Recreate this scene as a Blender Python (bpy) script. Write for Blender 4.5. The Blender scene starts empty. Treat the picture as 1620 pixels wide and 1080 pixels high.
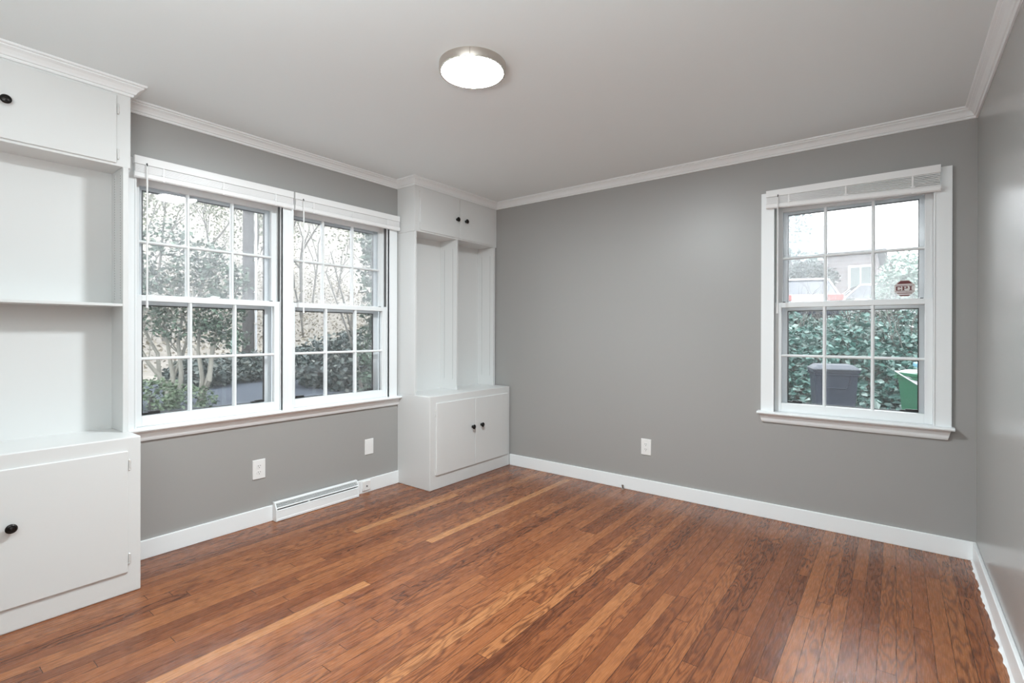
import bpy, bmesh, math, random
from mathutils import Vector, Matrix

C = bpy.context.scene.collection
SC = bpy.context.scene
R = math.radians

# ------------------------------------------------------------------ camera
YAW, PITCH, ROLL, FPX, CY, EYE = .656583, -.0019121, .002249, 786.34, 527.02, 1.21
fwd = Vector((-math.sin(YAW) * math.cos(PITCH), math.cos(YAW) * math.cos(PITCH), math.sin(PITCH)))
rt0 = Vector((math.cos(YAW), math.sin(YAW), 0)); up0 = rt0.cross(fwd)
rt = rt0 * math.cos(ROLL) + up0 * math.sin(ROLL); up = -rt0 * math.sin(ROLL) + up0 * math.cos(ROLL)
cd = bpy.data.cameras.new('camera'); cam = bpy.data.objects.new('camera', cd); C.objects.link(cam)
cam.matrix_world = Matrix(((rt.x, up.x, -fwd.x, 0), (rt.y, up.y, -fwd.y, 0), (rt.z, up.z, -fwd.z, EYE), (0, 0, 0, 1)))
cd.sensor_width = 36; cd.lens = FPX / 1620 * 36; cd.shift_y = -(540 - CY) / 1620; cd.clip_start = .02; cd.clip_end = 400
SC.camera = cam

# ------------------------------------------------------------------ light
SKY, LAMP, FILL, EXPO = 5.0, 285.0, 62.0, 0.33
w = bpy.data.worlds.new('overcast_sky'); SC.world = w; w.use_nodes = True
bg = w.node_tree.nodes['Background']; bg.inputs[0].default_value = (.92, .965, 1, 1); bg.inputs[1].default_value = SKY
SC.view_settings.view_transform = 'Standard'; SC.view_settings.look = 'None'
SC.view_settings.exposure = EXPO; SC.view_settings.gamma = 1; SC.view_settings.use_curve_mapping = False
ld = bpy.data.lights.new('bounce_fill', 'AREA'); ld.shape = 'RECTANGLE'; ld.size = 1.3; ld.size_y = .8
ld.energy = FILL; ld.color = (.94, .985, 1)
lo = bpy.data.objects.new('bounce_fill', ld); C.objects.link(lo)
lo.location = (-.40, -.50, 1.5); lo.rotation_euler = (R(180), 0, 0)      # added fill, no real lamp; turned up at the ceiling behind the camera
try:
    SC.cycles.max_bounces = 12; SC.cycles.diffuse_bounces = 8; SC.cycles.transparent_max_bounces = 24
    SC.cycles.use_denoising = True; SC.cycles.sample_clamp_indirect = 6
except Exception:
    pass

# ------------------------------------------------------------------ materials
def mat(name, col, rough=.5, metal=0, bump=None, spec=.5, var=None, emit=None):
    m = bpy.data.materials.new(name); m.use_nodes = True; nt = m.node_tree; b = nt.nodes['Principled BSDF']
    b.inputs['Base Color'].default_value = (*col, 1); b.inputs['Roughness'].default_value = rough
    b.inputs['Metallic'].default_value = metal; b.inputs['Specular IOR Level'].default_value = spec
    tc = nt.nodes.new('ShaderNodeTexCoord')
    if bump:
        sc, st, ds = bump
        n = nt.nodes.new('ShaderNodeTexNoise'); n.inputs['Scale'].default_value = sc; n.inputs['Detail'].default_value = 3
        bp = nt.nodes.new('ShaderNodeBump'); bp.inputs['Strength'].default_value = st; bp.inputs['Distance'].default_value = ds
        nt.links.new(tc.outputs['Object'], n.inputs['Vector']); nt.links.new(n.outputs['Fac'], bp.inputs['Height'])
        nt.links.new(bp.outputs['Normal'], b.inputs['Normal'])
    if var:
        sc, amt = var
        n = nt.nodes.new('ShaderNodeTexNoise'); n.inputs['Scale'].default_value = sc; n.inputs['Detail'].default_value = 4
        mx = nt.nodes.new('ShaderNodeMix'); mx.data_type = 'RGBA'
        mx.inputs[6].default_value = (*[c * (1 - amt) for c in col], 1); mx.inputs[7].default_value = (*[min(1, c * (1 + amt)) for c in col], 1)
        nt.links.new(tc.outputs['Object'], n.inputs['Vector']); nt.links.new(n.outputs['Fac'], mx.inputs[0])
        nt.links.new(mx.outputs[2], b.inputs['Base Color'])
    if emit:
        b.inputs['Emission Color'].default_value = (*emit[0], 1); b.inputs['Emission Strength'].default_value = emit[1]
    return m

def leafmat(name, cols, rough=.5, spec=.5):
    m = bpy.data.materials.new(name); m.use_nodes = True; nt = m.node_tree; b = nt.nodes['Principled BSDF']
    g = nt.nodes.new('ShaderNodeNewGeometry'); cr = nt.nodes.new('ShaderNodeValToRGB')
    while len(cr.color_ramp.elements) < len(cols): cr.color_ramp.elements.new(.5)
    for i, c in enumerate(cols):
        e = cr.color_ramp.elements[i]; e.position = i / (len(cols) - 1); e.color = (*c, 1)
    nt.links.new(g.outputs['Random Per Island'], cr.inputs[0]); nt.links.new(cr.outputs[0], b.inputs['Base Color'])
    b.inputs['Roughness'].default_value = rough; b.inputs['Specular IOR Level'].default_value = spec
    return m

def glassmat(name, haze, tint=(1, 1, 1)):
    m = bpy.data.materials.new(name); m.use_nodes = True; nt = m.node_tree; N = nt.nodes; L = nt.links
    for n in list(N): N.remove(n)
    out = N.new('ShaderNodeOutputMaterial'); tr = N.new('ShaderNodeBsdfTransparent'); tr.inputs[0].default_value = (*tint, 1)
    gl = N.new('ShaderNodeBsdfGlossy'); gl.inputs['Roughness'].default_value = .02
    fr = N.new('ShaderNodeFresnel'); fr.inputs[0].default_value = 1.45
    mh = N.new('ShaderNodeMixShader'); tl = N.new('ShaderNodeBsdfTranslucent'); tl.inputs[0].default_value = (.9, .92, .95, 1)
    tc = N.new('ShaderNodeTexCoord'); nz = N.new('ShaderNodeTexNoise'); nz.inputs['Scale'].default_value = 3.5; nz.inputs['Detail'].default_value = 3
    mr = N.new('ShaderNodeMapRange'); mr.inputs[1].default_value = .3; mr.inputs[2].default_value = .75
    mr.inputs[3].default_value = haze * .6; mr.inputs[4].default_value = haze * 1.5
    L.new(tc.outputs['Object'], nz.inputs['Vector']); L.new(nz.outputs['Fac'], mr.inputs[0]); L.new(mr.outputs[0], mh.inputs[0])
    L.new(tr.outputs[0], mh.inputs[1]); L.new(tl.outputs[0], mh.inputs[2])
    mx = N.new('ShaderNodeMixShader'); L.new(fr.outputs[0], mx.inputs[0]); L.new(mh.outputs[0], mx.inputs[1]); L.new(gl.outputs[0], mx.inputs[2])
    L.new(mx.outputs[0], out.inputs[0])
    return m

def screenmat():
    m = bpy.data.materials.new('insect_screen'); m.use_nodes = True; nt = m.node_tree; N = nt.nodes; L = nt.links
    for n in list(N): N.remove(n)
    out = N.new('ShaderNodeOutputMaterial'); tr = N.new('ShaderNodeBsdfTransparent'); df = N.new('ShaderNodeBsdfDiffuse')
    df.inputs[0].default_value = (.05, .055, .06, 1); mx = N.new('ShaderNodeMixShader'); mx.inputs[0].default_value = .10
    L.new(tr.outputs[0], mx.inputs[1]); L.new(df.outputs[0], mx.inputs[2]); L.new(mx.outputs[0], out.inputs[0])
    return m

def floormat():
    m = bpy.data.materials.new('oak_strip_floor'); m.use_nodes = True; nt = m.node_tree; N = nt.nodes; L = nt.links
    b = N['Principled BSDF']
    def V(n): return n.outputs[0]
    def math_(op, a, c=None, d=None):
        n = N.new('ShaderNodeMath'); n.operation = op
        for i, v in enumerate((a, c, d)):
            if v is None: continue
            if isinstance(v, (int, float)): n.inputs[i].default_value = v
            else: L.new(v, n.inputs[i])
        return n.outputs[0]
    tc = N.new('ShaderNodeTexCoord'); sp = N.new('ShaderNodeSeparateXYZ'); L.new(tc.outputs['Object'], sp.inputs[0])
    W = .057
    u = math_('DIVIDE', sp.outputs[0], W); iu = math_('FLOOR', u); fu = math_('SUBTRACT', u, iu)
    w1 = N.new('ShaderNodeTexWhiteNoise'); w1.noise_dimensions = '1D'; L.new(iu, w1.inputs['W'])
    w1b = N.new('ShaderNodeTexWhiteNoise'); w1b.noise_dimensions = '1D'; L.new(math_('ADD', iu, 517.3), w1b.inputs['W'])
    ln = math_('MULTIPLY_ADD', w1b.outputs['Value'], .8, .75)
    v = math_('ADD', math_('DIVIDE', sp.outputs[1], ln), math_('MULTIPLY', w1.outputs['Value'], 7.31)); iv = math_('FLOOR', v); fv = math_('SUBTRACT', v, iv)
    cb = N.new('ShaderNodeCombineXYZ'); L.new(iu, cb.inputs[0]); L.new(iv, cb.inputs[1])
    w2 = N.new('ShaderNodeTexWhiteNoise'); w2.noise_dimensions = '3D'; L.new(cb.outputs[0], w2.inputs['Vector'])
    rnd = w2.outputs['Value']; rc = N.new('ShaderNodeSeparateColor'); L.new(w2.outputs['Color'], rc.inputs[0])
    cr = N.new('ShaderNodeValToRGB'); el = cr.color_ramp.elements
    ramp = [(0, (.170, .050, .015)), (.2, (.220, .068, .021)), (.6, (.272, .089, .028)), (.92, (.335, .122, .041)), (1, (.47, .21, .08))]
    while len(el) < len(ramp): el.new(.5)
    for i, (p, c) in enumerate(ramp): el[i].position = p; el[i].color = (*c, 1)
    L.new(rnd, cr.inputs[0])
    # cathedral grain: contour lines of a stretched noise, a new one for each board
    gv = N.new('ShaderNodeCombineXYZ')
    L.new(math_('MULTIPLY', sp.outputs[0], 15.0), gv.inputs[0]); L.new(math_('MULTIPLY', sp.outputs[1], 2.4), gv.inputs[1])
    L.new(math_('MULTIPLY', rc.outputs[1], 90.0), gv.inputs[2])
    gn = N.new('ShaderNodeTexNoise'); gn.inputs['Scale'].default_value = 1; gn.inputs['Detail'].default_value = 2.2; gn.inputs['Roughness'].default_value = .45
    L.new(gv.outputs[0], gn.inputs['Vector'])
    ring = math_('SINE', math_('MULTIPLY', gn.outputs['Fac'], 70.0))
    ring = math_('POWER', math_('MULTIPLY_ADD', ring, .5, .5), 1.8)
    fv2 = N.new('ShaderNodeCombineXYZ'); L.new(math_('MULTIPLY', sp.outputs[0], 420.0), fv2.inputs[0]); L.new(math_('MULTIPLY', sp.outputs[1], 14.0), fv2.inputs[1]); L.new(math_('MULTIPLY', rnd, 50.0), fv2.inputs[2])
    fn = N.new('ShaderNodeTexNoise'); fn.inputs['Scale'].default_value = 1; fn.inputs['Detail'].default_value = 2; L.new(fv2.outputs[0], fn.inputs['Vector'])
    gstr = math_('MULTIPLY_ADD', rc.outputs[2], .42, .22)
    dark = math_('SUBTRACT', 1.0, math_('MULTIPLY', ring, gstr))
    dark = math_('MULTIPLY', dark, math_('MULTIPLY_ADD', fn.outputs['Fac'], .5, .76))
    # seams
    eu = math_('MINIMUM', fu, math_('SUBTRACT', 1.0, fu)); ev = math_('MULTIPLY', math_('MINIMUM', fv, math_('SUBTRACT', 1.0, fv)), ln)
    su = math_('LESS_THAN', eu, .018); sv = math_('LESS_THAN', ev, .0013)
    seam = math_('MAXIMUM', su, sv)
    dark = math_('MULTIPLY', dark, math_('SUBTRACT', 1.0, math_('MULTIPLY', seam, .82)))
    mx = N.new('ShaderNodeMix'); mx.data_type = 'RGBA'; mx.blend_type = 'MULTIPLY'; mx.inputs[0].default_value = 1
    cg = N.new('ShaderNodeCombineColor')
    L.new(math_('POWER', dark, .85), cg.inputs[0]); L.new(dark, cg.inputs[1]); L.new(math_('POWER', dark, 1.1), cg.inputs[2])
    L.new(cr.outputs[0], mx.inputs[6]); L.new(cg.outputs[0], mx.inputs[7]); L.new(mx.outputs[2], b.inputs['Base Color'])
    L.new(math_('MULTIPLY_ADD', fn.outputs['Fac'], .10, .22), b.inputs['Roughness'])
    b.inputs['Specular IOR Level'].default_value = .62
    hb = math_('SUBTRACT', math_('MULTIPLY', fn.outputs['Fac'], .12), math_('ADD', seam, math_('MULTIPLY', ring, .08)))
    bp = N.new('ShaderNodeBump'); bp.inputs['Strength'].default_value = .18; bp.inputs['Distance'].default_value = .0012
    L.new(hb, bp.inputs['Height']); L.new(bp.outputs['Normal'], b.inputs['Normal'])
    return m

M = {}
M['floor'] = floormat()
M['wall'] = mat('grey_wall_paint', (.362, .358, .347), .40, bump=(260, .12, .0012), spec=.5)
M['satin'] = mat('satin_grey_wall_paint', (.362, .358, .347), .24, bump=(260, .10, .001), spec=.6)
M['ceil'] = mat('ceiling_paint', (.86, .925, .94), .7, bump=(180, .12, .001))
M['trim'] = mat('white_trim_paint', (.88, .91, .92), .32, bump=(60, .05, .0006))
M['cab'] = mat('white_cabinet_paint', (.72, .73, .725), .34, bump=(40, .06, .0007))
M['sash'] = mat('white_sash_paint', (.87, .90, .91), .35)
M['storm'] = mat('storm_frame_white', (.84, .87, .89), .4)
M['black'] = mat('black_gasket', (.012, .012, .013), .5)
M['track'] = mat('grey_sash_track', (.10, .10, .10), .5)
M['knob'] = mat('dark_bronze_knob', (.020, .018, .017), .3, .6)
M['hinge'] = mat('painted_hinge', (.70, .70, .69), .35, .2)
M['nickel'] = mat('brushed_nickel', (.62, .57, .52), .33, 1)
M['diff'] = mat('lamp_diffuser', (.9, .9, .9), .5, emit=((.895, .97, 1), LAMP))
M['plate'] = mat('white_plastic', (.84, .84, .83), .3)
M['slot'] = mat('dark_slot', (.02, .02, .02), .6)
M['fin'] = mat('grille_grey', (.22, .22, .22), .4)
M['blind'] = mat('blind_white', (.88, .885, .885), .35)
M['metal'] = mat('dull_metal', (.35, .33, .30), .35, 1)
M['glassU'] = glassmat('upper_glass', .13)  # white veil mixed into the upper panes stands in for glare
M['glassL'] = glassmat('lower_glass', .009)
M['screen'] = screenmat()
M['maroon'] = mat('sticker_maroon', (.16, .035, .035), .5)
M['stwhite'] = mat('sticker_white', (.75, .72, .70), .5)

# ------------------------------------------------------------------ mesh helpers
class MB:
    def __init__(s): s.v = []; s.f = []; s.mi = []; s.cur = 0
    def add(s, vs, fs):
        o = len(s.v); s.v += [tuple(v) for v in vs]
        for f in fs: s.f.append(tuple(i + o for i in f)); s.mi.append(s.cur)
        return s
    def box(s, a, b):
        x0, x1 = sorted((a[0], b[0])); y0, y1 = sorted((a[1], b[1])); z0, z1 = sorted((a[2], b[2]))
        return s.add([(x0, y0, z0), (x1, y0, z0), (x1, y1, z0), (x0, y1, z0), (x0, y0, z1), (x1, y0, z1), (x1, y1, z1), (x0, y1, z1)],
                     [(0, 3, 2, 1), (4, 5, 6, 7), (0, 1, 5, 4), (1, 2, 6, 5), (2, 3, 7, 6), (3, 0, 4, 7)])
    def tube(s, pts, rad, n=8, cap=True):
        pts = [Vector(p) for p in pts]; rad = rad if isinstance(rad, (list, tuple)) else [rad] * len(pts)
        vs = []; fs = []
        for i, p in enumerate(pts):
            d = (pts[min(i + 1, len(pts) - 1)] - pts[max(i - 1, 0)]).normalized()
            a = d.cross(Vector((0, 0, 1)) if abs(d.z) < .9 else Vector((1, 0, 0))).normalized(); b = d.cross(a)
            for k in range(n):
                t = 2 * math.pi * k / n; vs.append(p + (a * math.cos(t) + b * math.sin(t)) * rad[i])
        for i in range(len(pts) - 1):
            for k in range(n):
                fs.append((i * n + k, i * n + (k + 1) % n, (i + 1) * n + (k + 1) % n, (i + 1) * n + k))
        if cap: fs.append(tuple(range(n))[::-1]); fs.append(tuple(range((len(pts) - 1) * n, len(pts) * n)))
        return s.add(vs, fs)
    def lathe(s, prof, c, axis, n=24):       # prof: (radius, height along axis)
        ax = Vector(axis).normalized(); a = ax.cross(Vector((0, 0, 1)) if abs(ax.z) < .9 else Vector((1, 0, 0))).normalized(); b = ax.cross(a); c = Vector(c)
        vs = []; fs = []
        for r_, h in prof:
            for k in range(n):
                t = 2 * math.pi * k / n; vs.append(c + ax * h + (a * math.cos(t) + b * math.sin(t)) * max(r_, 1e-5))
        for i in range(len(prof) - 1):
            for k in range(n): fs.append((i * n + k, i * n + (k + 1) % n, (i + 1) * n + (k + 1) % n, (i + 1) * n + k))
        fs.append(tuple(range(n))[::-1]); fs.append(tuple(range((len(prof) - 1) * n, len(prof) * n)))
        return s.add(vs, fs)
    def prism(s, poly, f0, f1):              # poly of 2-tuples, f0/f1 map them to 3-D
        n = len(poly); vs = [f0(*p) for p in poly] + [f1(*p) for p in poly]
        fs = [tuple(range(n))[::-1], tuple(range(n, 2 * n))] + [(i, (i + 1) % n, n + (i + 1) % n, n + i) for i in range(n)]
        return s.add(vs, fs)
    def hexa(s, bot, top):
        return s.add(list(bot) + list(top), [(3, 2, 1, 0), (4, 5, 6, 7)] + [(i, (i + 1) % 4, 4 + (i + 1) % 4, 4 + i) for i in range(4)])

def rootloc(p):
    while p.parent: p = p.parent
    return p.location.copy()

def obj(name, mb, m, parent=None, bevel=0, smooth=False, local=False, label=None):
    me = bpy.data.meshes.new(name)
    loc = Vector((0, 0, 0))
    if not local:
        if parent: loc = rootloc(parent)
        else:
            xs, ys, zs = zip(*mb.v); loc = Vector(((min(xs) + max(xs)) / 2, (min(ys) + max(ys)) / 2, min(zs)))
    me.from_pydata([Vector(v) - loc for v in mb.v], [], mb.f)
    ms = m if isinstance(m, list) else [m]
    for k in ms: me.materials.append(k)
    if len(ms) > 1: me.polygons.foreach_set('material_index', mb.mi)
    bm = bmesh.new(); bm.from_mesh(me); bmesh.ops.recalc_face_normals(bm, faces=bm.faces); bm.to_mesh(me); bm.free()
    if smooth:
        me.shade_smooth()
        try: me.set_sharp_from_angle(angle=R(40))
        except Exception: pass
    o = bpy.data.objects.new(name, me); C.objects.link(o)
    if parent: o.parent = parent
    else: o.location = loc
    if bevel:
        bv = o.modifiers.new('bevel', 'BEVEL'); bv.width = bevel; bv.segments = 2; bv.limit_method = 'ANGLE'; bv.angle_limit = R(40)
    if label: o['label'] = label
    return o

def tag(o, label, cat, kind=None, group=None):
    o['label'] = label; o['category'] = cat
    if kind: o['kind'] = kind
    if group: o['group'] = group
    return o

def empty(name, loc, label, cat, kind=None, rz=0, group=None):
    o = bpy.data.objects.new(name, None); C.objects.link(o); o.location = loc; o.rotation_euler = (0, 0, rz); o.empty_display_size = .1
    return tag(o, label, cat, kind, group)

# ------------------------------------------------------------------ room shell
XL, YB, XR, YR, CZ = -3.17, 3.602, .345, -1.0, 2.413
tag(obj('floor', MB().box((XL - .16, YR - .5, -.12), (XR + .15, YB + .16, 0)), M['floor']), 'reddish brown strip oak floor running towards the far wall', 'floor', 'structure')
bpy.data.objects['floor'].data.materials[0] = M['floor']
tag(obj('ceiling', MB().box((XL - .16, YR - .5, CZ), (XR + .15, YB + .16, CZ + .12)), M['ceil']), 'flat matte white ceiling over the whole room', 'ceiling', 'structure')
def holed(f, u0, u1, hu0, hu1, hz0, hz1):
    mb = MB()
    for a, b, z0, z1 in ((u0, hu0, -.12, CZ + .12), (hu1, u1, -.12, CZ + .12), (hu0, hu1, -.12, hz0), (hu0, hu1, hz1, CZ + .12)):
        mb.box(f(a, 0, z0), f(b, -.16, z1))
    return mb
FL = lambda u, n, z: (XL + n, u, z)          # left wall: u runs along y, n into the room
FB = lambda u, n, z: (u, YB - n, z)          # far wall: u runs along x
tag(obj('wall_left', holed(FL, YR - .5, YB + .16, .84, 2.53, .683, 2.06), M['wall']), 'grey wall with the twin window between the two bookcases', 'wall', 'structure')
tag(obj('wall_back', holed(FB, XL, XR, -.64, .187, .683, 2.06), M['wall']), 'wide grey far wall with the single window', 'wall', 'structure')
tag(obj('wall_right', MB().box((XR, YR - .5, -.12), (XR + .15, YB + .16, CZ + .12)), M['satin']), 'grey wall at the right edge with satin sheen', 'wall', 'structure')
wr = MB(); wr.box((XL, YR, 0), (XR, YR - .12, CZ))
tag(obj('wall_rear', wr, M['wall']), 'grey wall closing the room behind the camera', 'wall', 'structure')

# baseboards
BT = .099
tag(obj('baseboard_left', MB().box((XL, .79, 0), (XL + .015, 2.606, BT)), M['trim'], bevel=.003), 'white baseboard under the twin window', 'baseboard', 'structure')
tag(obj('baseboard_back', MB().box((-2.79, YB - .015, 0), (XR, YB, BT)), M['trim'], bevel=.003), 'white baseboard along the far grey wall', 'baseboard', 'structure')
br = obj('baseboard_right', MB().box((XR - .015, YR, 0), (XR, YB - .015, BT)), M['trim'], bevel=.003)
tag(br, 'white baseboard along the right wall with ragged paint at the floor', 'baseboard', 'structure')
rnd = random.Random(4); mb = MB(); n = 150; y0, y1 = YR, YB - .016; vs = []
for i in range(n + 1):
    y = y0 + (y1 - y0) * i / n; wd = .006 + .004 * rnd.random() + (.006 if rnd.random() < .18 else 0)
    vs += [(XR - .0152, y, .0005), (XR - .0152 - wd, y, .0005), (XR - .0152 - wd * .5, y, .005), (XR - .0152, y, .011)]
fs = []
for i in range(n):
    a = i * 4; fs += [(a, a + 4, a + 5, a + 1), (a + 1, a + 5, a + 6, a + 2), (a + 2, a + 6, a + 7, a + 3)]
mb.add(vs, fs); obj('paint_edge', mb, M['trim'], br)

# crown moulding: one profile mitred round the bookcases
PROF = [(0, -.058), (.007, -.058), (.010, -.052), (.010, -.047), (.016, -.045), (.020, -.036), (.029, -.024), (.038, -.018), (.042, -.016), (.042, -.011), (.052, -.008), (.054, -.003), (.054, 0), (0, 0)]
PATH = [(-2.967, YR), (-2.967, .789), (XL, .789), (XL, 2.600), (-2.962, 2.600), (-2.962, YB), (XR, YB), (XR, YR)]
def offs(i, d):
    p = [Vector(q) for q in PATH]
    def nrm(a, b): t = (b - a).normalized(); return Vector((t.y, -t.x))
    if i == 0: return p[0] + nrm(p[0], p[1]) * d
    if i == len(p) - 1: return p[i] + nrm(p[i - 1], p[i]) * d
    n0, n1 = nrm(p[i - 1], p[i]), nrm(p[i], p[i + 1])
    return p[i] + (n0 + n1) * d / (1 + n0.dot(n1))
def crown(name, i0, i1, label):
    mb = MB(); k = len(PROF)
    for i in range(i0, i1):
        vs = []
        for j in (i, i + 1):
            for d, z in PROF: q = offs(j, d); vs.append((q.x, q.y, CZ + z))
        fs = [(a, (a + 1) % k, k + (a + 1) % k, k + a) for a in range(k)]
        if i == i0: fs.append(tuple(range(k))[::-1])
        if i == i1 - 1: fs.append(tuple(range(k, 2 * k)))
        mb.add(vs, fs)
    tag(obj(name, mb, M['trim']), label, 'crown moulding', 'structure')
crown('trim_1', 0, 2, 'white crown moulding along the top of the left bookcase')
crown('trim_2', 2, 3, 'white crown moulding over the twin window')
crown('trim_3', 3, 5, 'white crown moulding wrapping the top of the corner bookcase')
crown('trim_4', 5, 6, 'white crown moulding along the far wall')
crown('trim_5', 6, 7, 'white crown moulding along the right wall')

# ------------------------------------------------------------------ windows
def window(name, F, c, label, lock_dark=True, castop=2.119, head=True, sides=(1, 1)):
    W = empty(name, F(c, 0, .70), label, 'window', 'structure')
    g = lambda mb, u0, n0, z0, u1, n1, z1: mb.box(F(c + u0, n0, z0), F(c + u1, n1, z1))
    # casing
    mb = MB()
    for s, on in zip((-1, 1), sides):
        wd = .078 if on else .036
        g(mb, s * .393, 0, .70, s * (.393 + wd), .020, castop)
        g(mb, s * .393, 0, .70, s * .401, .024, castop - .078)
    g(mb, -.393, 0, castop - .078, .393, .020, castop)
    obj('casing', mb, M['trim'], W, bevel=.002)
    # jamb, sloping outer sill, parting stops
    mb = MB()
    for s in (-1, 1):
        g(mb, s * .401, -.16, .683, s * .4135, 0, 2.058)
        g(mb, s * .3935, -.018, .70, s * .401, 0, 2.041)
        g(mb, s * .388, -.060, .70, s * .401, -.0545, 2.041)
        g(mb, s * .385, -.106, .70, s * .401, -.0955, 2.041)
    g(mb, -.4135, -.16, 2.045, .4135, 0, 2.058); g(mb, -.401, -.018, 2.035, .401, 0, 2.045)
    obj('jamb', mb, M['sash'], W)
    mb = MB(); g(mb, -.4135, -.20, .665, .4135, -.02, .695); obj('outer_sill', mb, M['sash'], W)
    mb = MB()
    for s in (-1, 1): g(mb, s * .3965, -.050, 1.41, s * .4005, -.020, 2.04)
    obj('sash_track', mb, M['track'], W, label='dark grey balance track beside the upper sash')
    # sashes
    def sash(nm, z0, z1, gz0, gz1, n0, n1, mh, gm, dark):
        mb = MB(); gu = .3585
        g(mb, -.3955, n0, z0, -gu, n1, z1); g(mb, gu, n0, z0, .3955, n1, z1)
        g(mb, -gu, n0, z0, gu, n1, gz0); g(mb, -gu, n0, gz1, gu, n1, z1)
        o = obj(nm, mb, M['sash'], W, bevel=.002)
        mb = MB(); nm_ = (n0 + n1) / 2
        for u in (-.1215, .1215):
            mb.prism([(-.009, 0), (.009, 0), (.009, .006), (.004, .014), (-.004, .014), (-.009, .006)], lambda a, b, u=u: F(c + u + a, nm_ + b - .002, gz0), lambda a, b, u=u: F(c + u + a, nm_ + b - .002, gz1))
            g(mb, u - .009, nm_ - .016, gz0, u + .009, nm_ - .002, gz1)
        mb.prism([(-.008, 0), (.008, 0), (.008, .006), (.0035, .0135), (-.0035, .0135), (-.008, .006)], lambda a, b: F(c - gu, nm_ + b - .002, mh + a), lambda a, b: F(c + gu, nm_ + b - .002, mh + a))
        g(mb, -gu, nm_ - .016, mh - .008, gu, nm_ - .002, mh + .008)
        obj('muntin_grid', mb, M['sash'], o)
        mb = MB(); g(mb, -gu - .004, nm_ - .005, gz0 - .004, gu + .004, nm_ - .0025, gz1 + .004)
        obj('glass_pane', mb, gm, o)
        return o
    lo_ = sash('lower_sash', .7005, 1.406, .755, 1.374, -.053, -.020, 1.063, M['glassL'], 0)
    us_ = sash('upper_sash', 1.372, 2.044, 1.410, 2.000, -.093, -.060, 1.697, M['glassU'], 0)
    # lock on the meeting rail, tilt latches
    mb = MB(); g(mb, -.028, -.050, 1.406, .030, -.026, 1.411); g(mb, -.012, -.046, 1.411, .014, -.030, 1.420); mb.tube([F(c + .012, -.038, 1.4155), F(c + .035, -.030, 1.4155)], .0035, 6)
    obj('sash_lock', mb, M['sash'], lo_, bevel=.001)
    mb = MB()
    for s in (-1, 1): g(mb, s * .352, -.046, 1.406, s * .338, -.030, 1.411)
    obj('tilt_latch', mb, M['black'], lo_, label='small black tilt latch')
    # storm window with its black gasket
    mb = MB(); a, b = -.122, -.106
    for s in (-1, 1): g(mb, s * .3845, a, .70, s * .335, b, 2.044)
    g(mb, -.335, a, .70, .335, b, .752); g(mb, -.335, a, 1.985, .335, b, 2.044); g(mb, -.335, a, 1.355, .335, b, 1.392)
    st = obj('storm_frame', mb, M['storm'], W, bevel=.002)
    mb = MB(); t = .005
    for z0, z1 in ((.752, 1.355), (1.392, 1.985)):
        for s in (-1, 1): g(mb, s * .335, a + .003, z0, s * (.335 - t), b + .001, z1)
        g(mb, -.335, a + .003, z1 - t, .335, b + .001, z1)
        if z0 < 1: g(mb, -.335, a + .003, z0, .335, b + .001, z0 + .003)
    obj('gasket', mb, M['black'], st, label='thin black gasket')
    mb = MB(); g(mb, -.335, -.1145, .752, .335, -.1135, 1.355); g(mb, -.335, -.1145, 1.392, .335, -.1135, 1.985); obj('storm_glass', mb, M['glassL'], st)
    mb = MB()
    for u in (-.29, .29): g(mb, u - .04, -.112, .752, u + .04, -.098, .762); g(mb, u - .015, -.112, .762, u + .04, -.100, .768)
    obj('storm_latch', mb, M['black'], st, label='black storm window latch')
    mb = MB(); g(mb, -.345, -.1345, .752, .345, -.1335, 1.37); obj('insect_screen', mb, M['screen'], st)
    return W, us_

def stool(F, u0, u1, parent=None, name='windowsill', h0=None, h1=None):
    mb = MB(); fr = .058
    prof = [(0, .684), (fr - .004, .684), (fr, .688), (fr + .001, .694), (fr - .003, .6995), (fr - .01, .7005), (-.018, .7005), (-.018, .684)]
    mb.prism(prof, lambda n, z: F(u0, n, z), lambda n, z: F(u1, n, z)); return mb
def apron(F, u0, u1, cut=.013):
    mb = MB(); prof = [(0, .684), (.030, .684), (.030, .676), (.024, .670), (.022, .655), (.018, .640), (.012, .629), (0, .629)]
    k = lambda z: cut * (.684 - z) / .055
    mb.prism(prof, lambda n, z: F(u0 + k(z), n, z), lambda n, z: F(u1 - k(z), n, z)); return mb

C1, C2, C3 = 1.255, 2.113, -.2265
window('window_1', FL, C1, 'left window of the twin pair beside the left bookcase', sides=(1, 0))
window('window_2', FL, C2, 'right window of the twin pair beside the corner bookcase', sides=(0, 1))
w3, us3 = window('window_3', FB, C3, 'single six over six window in the far wall')
mb = MB(); mb.box(FL(1.667, -.16, .683), FL(1.701, 0, 2.058)); mb.box(FL(1.665, 0, .70), FL(1.705, .019, 2.119)); tag(obj('trim_6', mb, M['trim'], bevel=.002), 'white mullion post between the twin windows', 'window trim', 'structure')
t7 = tag(obj('trim_7', stool(FL, .79, 2.604), M['trim']), 'long white window stool under the twin windows', 'window trim', 'structure')
obj('apron', apron(FL, .79, 2.604, 0), M['trim'], t7)
obj('stool', stool(FB, -.716, .256), M['trim'], w3)
obj('apron', apron(FB, -.705, .242), M['trim'], w3)

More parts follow.
